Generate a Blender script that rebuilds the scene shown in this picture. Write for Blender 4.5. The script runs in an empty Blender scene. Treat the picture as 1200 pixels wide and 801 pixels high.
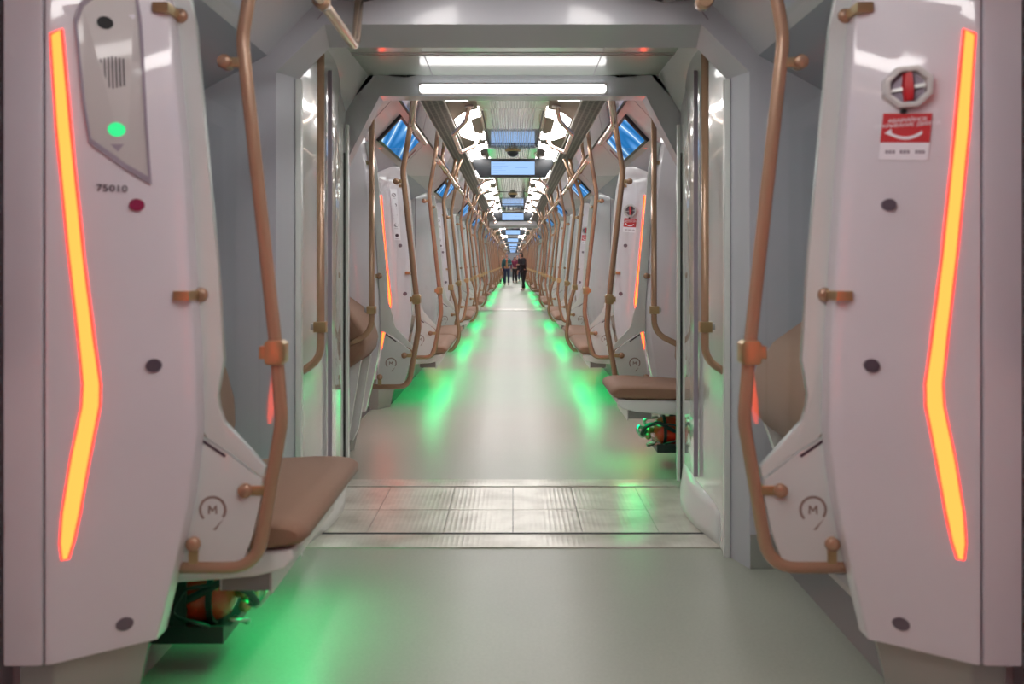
import bpy, bmesh, math, random
from mathutils import Vector, Matrix
random.seed(4)
PI = math.pi
SC = bpy.context.scene
COL = SC.collection
F = 1083.0; CZ = 1.2; VX, VY = 601.0, 308.0      # focal length in px of a 1200 px frame, eye height, vanishing point

# ------------------------------------------------------------------ materials
def mat(name, base=(.5, .5, .5), rough=.5, metal=0., spec=.5, coat=0., coat_rough=.05, emis=None, estr=0., bump=None, noise=None, sheen=0.):
    m = bpy.data.materials.new(name); m.use_nodes = True
    nt = m.node_tree; b = nt.nodes['Principled BSDF']
    b.inputs['Base Color'].default_value = (*base, 1)
    b.inputs['Roughness'].default_value = rough
    b.inputs['Metallic'].default_value = metal
    b.inputs['Specular IOR Level'].default_value = spec
    b.inputs['Coat Weight'].default_value = coat
    b.inputs['Coat Roughness'].default_value = coat_rough
    b.inputs['Sheen Weight'].default_value = sheen
    if emis:
        b.inputs['Emission Color'].default_value = (*emis, 1)
        b.inputs['Emission Strength'].default_value = estr
    tc = None
    if noise or bump:
        tc = nt.nodes.new('ShaderNodeTexCoord')
    if noise:                       # (scale, amount)
        n = nt.nodes.new('ShaderNodeTexNoise'); n.inputs['Scale'].default_value = noise[0]; n.inputs['Detail'].default_value = 5
        nt.links.new(tc.outputs['Object'], n.inputs['Vector'])
        r = nt.nodes.new('ShaderNodeMapRange'); r.inputs['To Min'].default_value = 1 - noise[1]; r.inputs['To Max'].default_value = 1 + noise[1]
        nt.links.new(n.outputs['Fac'], r.inputs['Value'])
        mx = nt.nodes.new('ShaderNodeVectorMath'); mx.operation = 'SCALE'
        mx.inputs[0].default_value = base
        nt.links.new(r.outputs['Result'], mx.inputs['Scale'])
        nt.links.new(mx.outputs['Vector'], b.inputs['Base Color'])
    if bump:                        # (scale, strength)
        n2 = nt.nodes.new('ShaderNodeTexNoise'); n2.inputs['Scale'].default_value = bump[0]; n2.inputs['Detail'].default_value = 3
        nt.links.new(tc.outputs['Object'], n2.inputs['Vector'])
        bp = nt.nodes.new('ShaderNodeBump'); bp.inputs['Strength'].default_value = bump[1]; bp.inputs['Distance'].default_value = .01
        nt.links.new(n2.outputs['Fac'], bp.inputs['Height'])
        nt.links.new(bp.outputs['Normal'], b.inputs['Normal'])
    return m

def emit(name, col, s):
    m = bpy.data.materials.new(name); m.use_nodes = True
    nt = m.node_tree; nt.nodes.clear()
    o = nt.nodes.new('ShaderNodeOutputMaterial'); e = nt.nodes.new('ShaderNodeEmission')
    e.inputs['Color'].default_value = (*col, 1); e.inputs['Strength'].default_value = s
    nt.links.new(e.outputs[0], o.inputs[0]); return m

def glassmat(name, tint, ior=1.5, rough=0.02):
    m = bpy.data.materials.new(name); m.use_nodes = True
    nt = m.node_tree; nt.nodes.clear()
    o = nt.nodes.new('ShaderNodeOutputMaterial')
    t = nt.nodes.new('ShaderNodeBsdfTransparent'); t.inputs['Color'].default_value = (*tint, 1)
    g = nt.nodes.new('ShaderNodeBsdfGlossy'); g.inputs['Roughness'].default_value = rough
    f = nt.nodes.new('ShaderNodeFresnel'); f.inputs['IOR'].default_value = ior
    mx = nt.nodes.new('ShaderNodeMixShader')
    nt.links.new(f.outputs[0], mx.inputs[0]); nt.links.new(t.outputs[0], mx.inputs[1]); nt.links.new(g.outputs[0], mx.inputs[2])
    nt.links.new(mx.outputs[0], o.inputs[0]); return m

M = {}
M['panel'] = mat('lacquered_panel', (.77, .755, .80), .32, coat=.9, coat_rough=.04)
M['edge'] = mat('pale_profile', (.72, .77, .74), .35, coat=.3)
M['screen_panel'] = mat('pale_screen_panel', (.70, .75, .73), .4, coat=.3)
M['wall'] = mat('grey_wall_panel', (.33, .365, .42), .38, coat=.35, coat_rough=.15)
M['bulk'] = mat('bulkhead_panel', (.55, .565, .61), .35, coat=.4, coat_rough=.1)
M['jamb'] = mat('glossy_jamb', (.72, .76, .73), .2, coat=1., coat_rough=.05, bump=(2.2, .3))
M['white'] = mat('white_shell', (.80, .82, .81), .35, coat=.3)
M['ceil'] = mat('ceiling_panel', (.55, .57, .545), .2, coat=1., coat_rough=.04)
M['rib'] = mat('ceiling_rib', (.30, .31, .30), .3, coat=.6)
M['gceil'] = mat('gangway_ceiling', (.50, .56, .50), .35, coat=.9, coat_rough=.12)
M['bronze'] = mat('bronze_paint', (.46, .285, .175), .26, metal=.3, coat=.6, coat_rough=.08)
M['rail'] = mat('satin_champagne_metal', (.78, .62, .50), .24, metal=.75)
M['brass'] = mat('brass_clamp', (.50, .38, .20), .3, metal=.8)
M['metal'] = mat('brushed_steel', (.55, .55, .54), .28, metal=.9)
M['polish'] = mat('polished_bronze_reflector', (.20, .145, .11), .5, metal=.25)
M['dark'] = mat('dark_plastic', (.02, .025, .03), .35)
M['black'] = mat('black_rubber', (.008, .008, .009), .6)
M['grey'] = mat('grey_trim', (.22, .22, .21), .4)
M['trimline'] = mat('pale_trim', (.55, .52, .48), .4)
M['kick'] = mat('kick_plate', (.40, .42, .39), .22, metal=.4)
M['fabric'] = mat('brown_upholstery', (.30, .17, .108), .75, noise=(160, .10), bump=(300, .12), sheen=.15)
M['door'] = mat('door_leaf_paint', (.50, .50, .54), .3, coat=.5)
M['red'] = mat('red_label', (.62, .012, .02), .35)
M['redpaint'] = mat('red_cylinder_paint', (.65, .03, .012), .22, coat=.6)
M['paper'] = mat('white_label', (.93, .92, .97), .4)
M['ink'] = mat('dark_ink', (.05, .03, .05), .5)
M['greyink'] = mat('grey_ink', (.34, .30, .36), .5)
M['purpleink'] = mat('purple_ink', (.22, .07, .10), .5)
M['screw'] = mat('screw_head', (.20, .16, .20), .3, metal=.6)
M['redscrew'] = mat('crimson_cap', (.30, .02, .08), .3)
M['emblem'] = mat('emblem_ink', (.28, .22, .19), .5)
M['plate'] = mat('intercom_plate', (.58, .56, .54), .3, coat=.5)
M['strip'] = emit('orange_strip_core', (1., .058, .010), 10.)
M['striprim'] = emit('red_strip_diffuser', (1., .03, .018), 4.)
M['lamp'] = emit('ceiling_lamp_white', (1., .955, .93), 14.)
M['bar'] = emit('light_bar_white', (1., .97, .96), 3.2)
M['green_led'] = emit('green_led', (.0, 1., .27), 7.)
M['green_btn'] = emit('green_button_glow', (.05, .85, .28), 1.)
M['lcd'] = emit('ceiling_lcd', (.36, .57, .95), 1.05)
M['lcdline'] = emit('lcd_text', (.18, .30, .62), 1.)
M['glass'] = glassmat('clear_glass', (.93, .96, .955))
M['pane'] = glassmat('tinted_window_glass', (.42, .47, .50), 1.5)
M['skin'] = mat('skin', (.50, .28, .20), .55)
M['teal'] = mat('teal_jacket_cloth', (.015, .11, .12), .8)
M['tan'] = mat('tan_shirt_cloth', (.42, .28, .13), .8)
M['jeans'] = mat('navy_denim', (.02, .035, .09), .85)
M['blackcloth'] = mat('black_cloth', (.012, .012, .016), .8)
M['plum'] = mat('plum_cloth', (.16, .015, .05), .8)
M['hair'] = mat('dark_hair', (.015, .01, .008), .6)
M['orangecloth'] = mat('orange_scarf_cloth', (.50, .12, .05), .8)
M['shoe'] = mat('white_shoe', (.6, .6, .6), .5)

def floor_mat():
    m = mat('linoleum', (.40, .40, .33), .34, spec=.5, coat=.0)
    nt = m.node_tree; b = nt.nodes['Principled BSDF']
    tc = nt.nodes.new('ShaderNodeTexCoord')
    n = nt.nodes.new('ShaderNodeTexNoise'); n.inputs['Scale'].default_value = 1.3; n.inputs['Detail'].default_value = 4
    nt.links.new(tc.outputs['Object'], n.inputs['Vector'])
    n2 = nt.nodes.new('ShaderNodeTexNoise'); n2.inputs['Scale'].default_value = 90; n2.inputs['Detail'].default_value = 6
    nt.links.new(tc.outputs['Object'], n2.inputs['Vector'])
    a = nt.nodes.new('ShaderNodeMath'); a.operation = 'ADD'
    nt.links.new(n.outputs['Fac'], a.inputs[0]); nt.links.new(n2.outputs['Fac'], a.inputs[1])
    cr = nt.nodes.new('ShaderNodeValToRGB')
    cr.color_ramp.elements[0].position = .35; cr.color_ramp.elements[0].color = (.35, .375, .31, 1)
    cr.color_ramp.elements[1].position = .68; cr.color_ramp.elements[1].color = (.42, .445, .375, 1)
    d = nt.nodes.new('ShaderNodeMath'); d.operation = 'MULTIPLY'; d.inputs[1].default_value = .5
    nt.links.new(a.outputs[0], d.inputs[0]); nt.links.new(d.outputs[0], cr.inputs[0])
    nt.links.new(cr.outputs[0], b.inputs['Base Color'])
    r = nt.nodes.new('ShaderNodeMapRange'); r.inputs['To Min'].default_value = .30; r.inputs['To Max'].default_value = .40
    nt.links.new(n.outputs['Fac'], r.inputs['Value']); nt.links.new(r.outputs[0], b.inputs['Roughness'])
    return m
M['floor'] = floor_mat()

def tread_mat():                    # ribbed tread plate, ribs run along the train
    m = mat('ribbed_tread_plate', (.56, .55, .49), .3, metal=.25)
    nt = m.node_tree; b = nt.nodes['Principled BSDF']
    tc = nt.nodes.new('ShaderNodeTexCoord')
    ck = nt.nodes.new('ShaderNodeTexVoronoi'); ck.inputs['Scale'].default_value = 45; ck.inputs['Randomness'].default_value = 0
    nt.links.new(tc.outputs['Object'], ck.inputs['Vector'])
    bp = nt.nodes.new('ShaderNodeBump'); bp.inputs['Strength'].default_value = .35; bp.inputs['Distance'].default_value = .004
    nt.links.new(ck.outputs['Distance'], bp.inputs['Height']); nt.links.new(bp.outputs[0], b.inputs['Normal'])
    n = nt.nodes.new('ShaderNodeTexNoise'); n.inputs['Scale'].default_value = 5; n.inputs['Detail'].default_value = 6
    nt.links.new(tc.outputs['Object'], n.inputs['Vector'])
    cr = nt.nodes.new('ShaderNodeValToRGB')
    cr.color_ramp.elements[0].position = .3; cr.color_ramp.elements[0].color = (.50, .48, .41, 1)
    cr.color_ramp.elements[1].position = .6; cr.color_ramp.elements[1].color = (.76, .745, .67, 1)
    nt.links.new(n.outputs['Fac'], cr.inputs[0]); nt.links.new(cr.outputs[0], b.inputs['Base Color'])
    return m
M['tread'] = tread_mat()

def grille_mat():                   # perforated metal: pattern of dark slots
    m = mat('perforated_metal', (.4, .4, .4), .5, metal=.3, spec=.25)
    nt = m.node_tree; b = nt.nodes['Principled BSDF']
    tc = nt.nodes.new('ShaderNodeTexCoord')
    br = nt.nodes.new('ShaderNodeTexBrick'); br.offset = 0
    br.inputs['Scale'].default_value = 1; br.inputs['Mortar Size'].default_value = .006
    br.inputs['Brick Width'].default_value = .035; br.inputs['Row Height'].default_value = .11
    br.inputs['Color1'].default_value = (.035, .035, .04, 1); br.inputs['Color2'].default_value = (.05, .05, .05, 1); br.inputs['Mortar'].default_value = (.16, .14, .14, 1)
    nt.links.new(tc.outputs['Object'], br.inputs['Vector']); nt.links.new(br.outputs['Color'], b.inputs['Base Color'])
    return m
M['grille'] = grille_mat()

def lcd_mat():                      # blue animated advert on the door monitors
    m = bpy.data.materials.new('door_monitor_picture'); m.use_nodes = True
    nt = m.node_tree; nt.nodes.clear()
    o = nt.nodes.new('ShaderNodeOutputMaterial'); e = nt.nodes.new('ShaderNodeEmission')
    tc = nt.nodes.new('ShaderNodeTexCoord')
    w = nt.nodes.new('ShaderNodeTexWave'); w.inputs['Scale'].default_value = 1.5; w.inputs['Distortion'].default_value = 11; w.inputs['Detail'].default_value = 1.5
    w.bands_direction = 'DIAGONAL'
    nt.links.new(tc.outputs['Object'], w.inputs['Vector'])
    cr = nt.nodes.new('ShaderNodeValToRGB'); el = cr.color_ramp.elements
    el[0].position = 0; el[0].color = (.02, .16, .42, 1)
    el[1].position = .985; el[1].color = (.75, .9, 1., 1)
    a = el.new(.45); a.color = (.07, .26, .62, 1)
    a = el.new(.94); a.color = (.16, .40, .75, 1)
    nt.links.new(w.outputs['Fac'], cr.inputs[0]); nt.links.new(cr.outputs[0], e.inputs['Color'])
    e.inputs['Strength'].default_value = 1.0
    nt.links.new(e.outputs[0], o.inputs[0]); return m
M['monitor'] = lcd_mat()

# ------------------------------------------------------------------ mesh builder
S = T = 1                           # side mirror (X) and travel mirror (Y) of the thing being built
class MB:
    def __init__(s): s.v = []; s.f = []; s.sm = []
    def add(s, vs, fs, smooth=False):
        n = len(s.v); s.v += [tuple(p) for p in vs]
        for f in fs: s.f.append([n + i for i in f]); s.sm.append(smooth)
        return s
    def box(s, x0, x1, y0, y1, z0, z1):
        v = [(x, y, z) for x in (x0, x1) for y in (y0, y1) for z in (z0, z1)]
        return s.add(v, [(0, 1, 3, 2), (4, 6, 7, 5), (0, 4, 5, 1), (2, 3, 7, 6), (0, 2, 6, 4), (1, 5, 7, 3)])
    def prism(s, poly, a, b, ax='y', smooth=False):     # poly: (x,z) for y, (x,y) for z, (y,z) for x
        f = {'y': lambda p, t: (p[0], t, p[1]), 'z': lambda p, t: (p[0], p[1], t), 'x': lambda p, t: (t, p[0], p[1])}[ax]
        n = len(poly)
        v = [f(p, a) for p in poly] + [f(p, b) for p in poly]
        k = len(s.v); s.v += v
        s.f.append([k + i for i in range(n)]); s.sm.append(False)
        s.f.append([k + n + i for i in reversed(range(n))]); s.sm.append(False)
        for i in range(n):
            j = (i + 1) % n
            s.f.append([k + i, k + n + i, k + n + j, k + j]); s.sm.append(smooth)
        return s
    def loft(s, rings, closed=True, caps=True, smooth=False):
        n = len(rings[0]); k = len(s.v)
        for r in rings: s.v += [tuple(p) for p in r]
        for i in range(len(rings) - 1):
            for j in range(n if closed else n - 1):
                q = (j + 1) % n
                s.f.append([k + i*n + j, k + i*n + q, k + (i+1)*n + q, k + (i+1)*n + j]); s.sm.append(smooth)
        if caps and closed:
            s.f.append([k + j for j in reversed(range(n))]); s.sm.append(False)
            s.f.append([k + (len(rings)-1)*n + j for j in range(n)]); s.sm.append(False)
        return s
    def tube(s, pts, r, fil=0., seg=10, caps=True):
        P = [Vector(p) for p in pts]
        path = [P[0]]
        for i in range(1, len(P) - 1):
            fr = fil[i-1] if isinstance(fil, (list, tuple)) else fil
            a = (P[i-1] - P[i]); b = (P[i+1] - P[i])
            ang = a.angle(b); ln = min(fr / max(math.tan(ang/2), 1e-3), a.length*.48, b.length*.48)
            if fr <= 0 or ang > 3.1: path.append(P[i]); continue
            p0 = P[i] + a.normalized()*ln; p1 = P[i] + b.normalized()*ln
            K = 5 if ang > 2.6 else 7
            for t in range(K + 1):
                u = t / K
                path.append(p0*(1-u)**2 + P[i]*2*u*(1-u) + p1*u*u)
        path.append(P[-1])
        tang = []
        for i in range(len(path)):
            a = path[max(i-1, 0)]; b = path[min(i+1, len(path)-1)]
            tang.append((b - a).normalized())
        up = Vector((0, 0, 1)) if abs(tang[0].z) < .9 else Vector((0, 1, 0))
        nrm = tang[0].cross(up).normalized(); rings = []
        for i, p in enumerate(path):
            if i: nrm = (nrm - tang[i]*nrm.dot(tang[i])).normalized()
            bi = tang[i].cross(nrm)
            rings.append([p + (nrm*math.cos(2*PI*j/seg) + bi*math.sin(2*PI*j/seg))*r for j in range(seg)])
        return s.loft(rings, caps=caps, smooth=True)
    def lathe(s, prof, c, axis='y', seg=16, sgn=1):          # prof: (radius, along)
        rings = []
        for r, h in prof:
            R = []
            for j in range(seg):
                a = 2*PI*j/seg; u, w = r*math.cos(a), r*math.sin(a)
                R.append({'y': (c[0]+u, c[1]+h*sgn, c[2]+w), 'x': (c[0]+h*sgn, c[1]+u, c[2]+w), 'z': (c[0]+u, c[1]+w, c[2]+h*sgn)}[axis])
            rings.append(R)
        return s.loft(rings, smooth=True)
    def build(s, name, m, parent=None, off=(0, 0, 0), bevel=0, seg=2, smooth=None):
        me = bpy.data.meshes.new(name)
        vs = [((S*(x)) - off[0], (T*(y)) - off[1], z - off[2]) for x, y, z in s.v]
        me.from_pydata(vs, [], s.f)
        for p, q in zip(me.polygons, s.sm): p.use_smooth = q if smooth is None else smooth
        bm = bmesh.new(); bm.from_mesh(me)
        bmesh.ops.recalc_face_normals(bm, faces=bm.faces)
        if bevel:
            ed = [e for e in bm.edges if len(e.link_faces) == 2 and e.calc_face_angle(0) > .5]
            bmesh.ops.bevel(bm, geom=ed, offset=bevel, segments=seg, profile=.7, affect='EDGES', clamp_overlap=True)
            for f in bm.faces: f.smooth = True
        bm.to_mesh(me); bm.free()
        if bevel:
            try: me.set_sharp_from_angle(angle=.7)
            except Exception: pass
        me.materials.append(M[m] if isinstance(m, str) else m)
        o = bpy.data.objects.new(name, me); COL.objects.link(o)
        if parent is not None: o.parent = parent
        return o

class Thing:                        # an Empty at the thing's base; parts are given in carriage coordinates
    def __init__(s, name, base, label=None, cat=None, group=None):
        s.off = (S*base[0], T*base[1], base[2])
        s.o = bpy.data.objects.new(name, None); COL.objects.link(s.o)
        s.o.location = s.off; s.o.empty_display_size = .1
        tag(s.o, label, cat, group)
    def part(s, name, mb, m, bevel=0, parent=None, seg=2, label=None, smooth=None):
        o = mb.build(name, m, parent or s.o, s.off, bevel, seg, smooth)
        if label: o['label'] = label
        return o

def tag(o, label=None, cat=None, group=None, kind=None):
    if label: o['label'] = label
    if cat: o['category'] = cat
    if group: o['group'] = group
    if kind: o['kind'] = kind
    return o
def struct(o): o['kind'] = 'structure'; return o

def kids(o): return [c for c in ALLC.get(o.name, [])]
ALLC = {}
def index():
    ALLC.clear()
    for o in bpy.data.objects:
        if o.parent: ALLC.setdefault(o.parent.name, []).append(o)
USED = set()
def place(root, dy, label, cat=None, group=None):      # first use moves the original, later uses copy the thing with its parts
    if root.name not in USED:
        USED.add(root.name); r = root; r['y0'] = r.location.y
        r.location.y = r['y0'] + dy
    else:
        r = root.copy(); COL.objects.link(r)
        r.location.y = root['y0'] + dy
        for ch in ALLC.get(root.name, []):
            c = ch.copy(); COL.objects.link(c); c.parent = r
            for g in ALLC.get(ch.name, []):
                d = g.copy(); COL.objects.link(d); d.parent = c
    tag(r, label, cat, group)
    return r
def merged(root):                   # one-mesh version of a thing for the distance, where its parts are below a pixel or two
    parts = []
    for ch in ALLC.get(root.name, []):
        parts.append(ch); parts += ALLC.get(ch.name, [])
    bm = bmesh.new(); mats = []
    for p in parts:
        mi = p.data.materials[0]
        if mi not in mats: mats.append(mi)
        n0 = len(bm.faces); bm.from_mesh(p.data); bm.faces.ensure_lookup_table()
        for f in bm.faces[n0:]: f.material_index = mats.index(mi)
    me = bpy.data.meshes.new(root.name.split('.')[0]); bm.to_mesh(me); bm.free()
    for m_ in mats: me.materials.append(m_)
    o = bpy.data.objects.new(root.name.split('.')[0], me); COL.objects.link(o)
    o.location = root.location
    if root.get('y0') is not None: o.location.y = root['y0']
    for k in ('category',):
        if root.get(k): o[k] = root[k]
    return o

def text_mesh(txt, size, mapf, depth=.0005, xscale=1.):       # text -> mesh, (u,v) mapped by mapf(u,v,w)
    cu = bpy.data.curves.new('t', 'FONT'); cu.body = txt; cu.size = size; cu.align_x = 'CENTER'; cu.align_y = 'CENTER'
    cu.extrude = depth; cu.resolution_u = 2
    ob = bpy.data.objects.new('t', cu); COL.objects.link(ob)
    bpy.context.view_layer.update()
    me = bpy.data.meshes.new_from_object(ob.evaluated_get(bpy.context.evaluated_depsgraph_get()))
    mb = MB()
    mb.add([mapf(v.co.x*xscale, v.co.y, v.co.z) for v in me.vertices], [list(p.vertices) for p in me.polygons])
    bpy.data.objects.remove(ob); bpy.data.meshes.remove(me); bpy.data.curves.remove(cu)
    return mb

# ------------------------------------------------------------------ carriage geometry
LEN = 18.1; PITCH = 19.3; START = 5.1
A = [.8 + 4.65*i for i in range(4)]           # near screens of the doorways
B = [a + 1.85 for a in A]                      # far screens of the doorways
WX = 1.22

PROF = [(0, .935), (.19, .908), (.27, .893), (.44, .852), (.60, .818), (.775, .797), (.95, .800), (1.44, .831), (1.81, .864), (2.0, .90)]
DX = 0.
def Xi(z): return Xi_(z) + DX
def Xi_(z):
    for (a, x0), (b, x1) in zip(PROF, PROF[1:]):
        if z <= b: return x0 + (x1 - x0)*(z - a)/(b - a)
    return PROF[-1][1]
def faceY(X, z):
    x3, y3, x4, y4 = 1.09, -.215, Xi(z) + .03, -.09
    if X >= x3: return y3 - (X - x3)*.3
    return y3 + (y4 - y3)*(x3 - X)/(x3 - x4)
def onface(px, py):                            # carriage coordinates of a spot on the nearest left column
    d = 2.25
    for _ in range(12):
        X = (VX - px)*d/F; Z = CZ + (VY - py)*d/F; d = 2.4 + faceY(X, Z)
    return X, Z
def facemap(cx, cz, flip):                     # (u,v,w) on the column face, flip keeps writing readable on mirrored sides
    def g(u, v, w):
        X = cx + (-u if flip else u)
        return (X, faceY(X, cz + v) - .0035 - w, cz + v)
    return g
def facepoly(mb, pts, o0, o1):
    n = len(pts); k = len(mb.v)
    mb.v += [(x, faceY(x, z) - o0, z) for x, z in pts] + [(x, faceY(x, z) - o1, z) for x, z in pts]
    mb.f.append([k + i for i in range(n)]); mb.sm.append(False)
    mb.f.append([k + n + i for i in range(n)]); mb.sm.append(False)
    for i in range(n):
        j = (i + 1) % n; mb.f.append([k+i, k+j, k+n+j, k+n+i]); mb.sm.append(False)
    return mb
def facedisc(mb, c, r, o0, o1, seg=18):
    return facepoly(mb, [(c[0] + r*math.cos(2*PI*i/seg), c[1] + r*math.sin(2*PI*i/seg)) for i in range(seg)], o0, o1)
def ringpoly(mb, outer, inner, mp, o0, o1):    # solid ring between two outlines of equal count
    n = len(outer); k = len(mb.v)
    for L, o in ((outer, o0), (inner, o0), (outer, o1), (inner, o1)): mb.v += [mp(x, z, o) for x, z in L]
    for i in range(n):
        j = (i + 1) % n
        for a, b in ((0, n), (2*n, 3*n), (0, 2*n), (n, 3*n)):
            mb.f.append([k+a+i, k+a+j, k+b+j, k+b+i]); mb.sm.append(False)
    return mb
def inset(pts, c, t):
    return [(c[0] + (x - c[0])*t, c[1] + (z - c[1])*t) for x, z in pts]

def make_column(variant):
    t = Thing('door_column', (1.12, 0, 0), cat='door column')
    zs = [.2505, .27, .34, .44, .60, .775, .95, 1.2, 1.44, 1.81, 2.0]
    rings = []
    for z in zs:
        x = Xi(z); zz = z
        zb = lambda X: z
        R = [(1.104, -.2204), (1.09, -.215), (x+.03, -.09), (x, -.07), (x, -.004), (x+.03, .035), (1.104, .10)]
        rings.append([(a, b, zb(a)) for a, b in R])
    body = t.part('column_body', MB().loft(rings), 'panel', bevel=.006)
    t.part('edge_panel', MB().prism([(1.110, -.222), (1.200, -.225), (1.200, .1), (1.110, .1)], .25, 2.0, 'z'), 'panel', bevel=.008)
    t.part('seam', MB().box(1.103, 1.111, -.212, .09, .255, 2.0), 'screw')
    kk = MB(); rk = []
    for z, x in ((0, .975+DX), (.10, .955+DX), (.255, .920+DX)):
        rk.append([(1.18, -.19, z), (1.10, -.185, z), (x+.03, -.07, z), (x, -.05, z), (x+.02, .03, z), (1.18, .08, z)])
    t.part('kick_plate', kk.loft(rk), 'kick', bevel=.006, label='reflective grey kick plate')
    # orange light strip: a bent ribbon
    px = [(65, 40), (75, 150), (90, 300), (102, 400), (108, 450), (107, 475), (95, 535), (84, 600), (79, 635), (77, 654)]
    pts = [onface(*q) for q in px]
    hw = [v*.00086 for v in (11, 12, 13, 14, 16.5, 17.5, 18.5, 17, 12, 4)]
    def ribbon(e, o0, o1):
        e *= .8
        L = [(p[0] + h + e, p[1]) for p, h in zip(pts, hw)]; R = [(p[0] - h - e, p[1]) for p, h in zip(pts, hw)]
        L[0] = (L[0][0]-.004, L[0][1] - .004 + e); R[0] = (R[0][0], R[0][1] + .010 + e)
        L[-1] = (L[-1][0], L[-1][1] - e*.5); R[-1] = (R[-1][0], R[-1][1] - e*.5)
        mb = MB(); n = len(pts); k = 0
        for o in (o0, o1): mb.v += [(x, faceY(x, z) - o, z) for x, z in L] + [(x, faceY(x, z) - o, z) for x, z in R]
        for i in range(n - 1):
            for q in ((0, n), (2*n, 3*n), (0, 2*n), (n, 3*n)):
                mb.f.append([q[0]+i, q[0]+i+1, q[1]+i+1, q[1]+i]); mb.sm.append(False)
        for i in (0, n-1): mb.f.append([i, n+i, 3*n+i, 2*n+i]); mb.sm.append(False)
        return mb
    rim = t.part('light_strip', ribbon(.0055, -.004, .003), 'striprim', label='glowing orange light strip bent at its lower third')
    t.part('strip_core', ribbon(.0, .002, .0045), 'strip', parent=rim)
    for q in ((181, 428), (147, 730)):
        c = onface(*q)
        t.part('screw', facedisc(MB(), c, .0165, -.002, .006), 'screw')
    if variant != 'plain':
        c = onface(161, 240)
        t.part('screw', facedisc(MB(), c, .015, -.002, .006), 'redscrew' if variant == 'intercom' else 'screw')
    P = lambda L: [onface(*q) for q in L]
    if variant == 'intercom':
        outl = P([(88, 24), (96, 2), (118, -14), (160, -14), (166, 20), (172, 130), (178, 216), (150, 200), (106, 168), (98, 120)])
        cc = onface(135, 85)
        pl = t.part('intercom_panel', facepoly(MB(), inset(outl, cc, .95), -.002, .003), 'plate', label='intercom panel with slotted speaker and glowing green button')
        t.part('panel_rim', ringpoly(MB(), outl, inset(outl, cc, .93), lambda x, z, o: (x, faceY(x, z) - o, z), -.002, .006), 'greyink', parent=pl)
        t.part('camera_hole', facedisc(MB(), onface(124, 27), .0155, .002, .0045), 'black', parent=pl)
        g = MB()
        for i in range(7):
            x = 118 + i*4.4
            facepoly(g, P([(x, 66 + abs(3-i)), (x+1.6, 66 + abs(3-i)), (x+3, 104 - abs(3-i)), (x+1.4, 104 - abs(3-i))]), .003, .0042)
        t.part('speaker_slots', g, 'ink', parent=pl)
        b = MB(); c = onface(137.5, 152)
        facedisc(b, c, .0175, .002, .005)
        t.part('call_button', b, 'green_btn', parent=pl, label='glowing green call button')
        t.part('triangle_mark', facepoly(MB(), P([(130, 169), (146, 169), (139, 178)]), .002, .004), 'greyink', parent=pl)
        c = onface(132, 221)
        t.part('carriage_number', text_mesh('75010', .024, facemap(c[0], c[1], S*T < 0), xscale=1.05), 'ink', label='carriage number 75010 in dark digits')
    if variant in ('handle',):
        c = onface(1202-1061, 103)
        oc = [(c[0] + .051*math.cos(a), c[1] + .055*math.sin(a)) for a in [PI/8 + i*PI/4 for i in range(8)]]
        ic = [(c[0] + .038*math.cos(a), c[1] + .040*math.sin(a)) for a in [PI/8 + i*PI/4 for i in range(8)]]
        h = t.part('emergency_handle', ringpoly(MB(), oc, ic, lambda x, z, o: (x, faceY(x, z) - o, z), -.002, .022), 'plate', bevel=.004, label='round emergency door handle with a red turning grip')
        t.part('bezel_bowl', facedisc(MB(), c, .040, -.002, .004), 'screw', parent=h)
        t.part('grip', facepoly(MB(), [(c[0]+.005, c[1]+.036), (c[0]-.007, c[1]+.033), (c[0]-.010, c[1]), (c[0]-.005, c[1]-.036), (c[0]+.007, c[1]-.033), (c[0]+.009, c[1])], .004, .024), 'red', parent=h, bevel=.003)
        t.part('grip_bar', facepoly(MB(), [(c[0]+.040, c[1]+.008), (c[0]-.040, c[1]-.004), (c[0]-.040, c[1]-.012), (c[0]+.040, c[1]-.001)], .004, .012), 'metal', parent=h)
        Q = lambda L: [onface(1202-a, b) for a, b in L]
        s = t.part('safety_sticker', facepoly(MB(), Q([(1035, 133), (1092, 133), (1089, 167), (1031, 167)]), .001, .0025), 'red', label='red instruction sticker with a curved white arrow and two lines of writing')
        t.part('sticker_base', facepoly(MB(), Q([(1031, 167.3), (1089, 167.3), (1087, 188), (1029, 187)]), .001, .0025), 'paper', parent=s)
        c = onface(1202-1063, 141); t.part('sticker_text', text_mesh('АВАРИЙНОЕ', .0125, facemap(c[0], c[1], S*T < 0)), 'paper', parent=s)
        c = onface(1202-1062, 146.5); t.part('sticker_text', text_mesh('ОТКРЫВАНИЕ ДВЕРЕЙ', .0115, facemap(c[0], c[1], S*T < 0)), 'paper', parent=s)
        top = []; bot = []
        for i in range(11):
            u = i/10; x = 1040 + 40*u; y = 155 + 7*(1 - (2*u-1)**2)
            top.append((x, y - 1.8)); bot.append((x, y + 1.8))
        ar = MB(); facepoly(ar, Q(top + bot[::-1]), .0025, .0035)
        facepoly(ar, Q([(1036, 156), (1044, 151), (1045, 160)]), .0025, .0035)
        t.part('sticker_arrow', ar, 'paper', parent=s)
        mk = MB()
        for x in (1037, 1054, 1072):
            for dx in (0, 4, 8): facepoly(mk, Q([(x+dx, 176), (x+dx+3, 176), (x+dx+3, 180), (x+dx, 180)]), .0025, .0035)
        t.part('sticker_marks', mk, 'greyink', parent=s)
        t.part('sticker_pin', facedisc(MB(), onface(1202-1058, 131), .006, .002, .006), 'black', parent=s)
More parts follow.
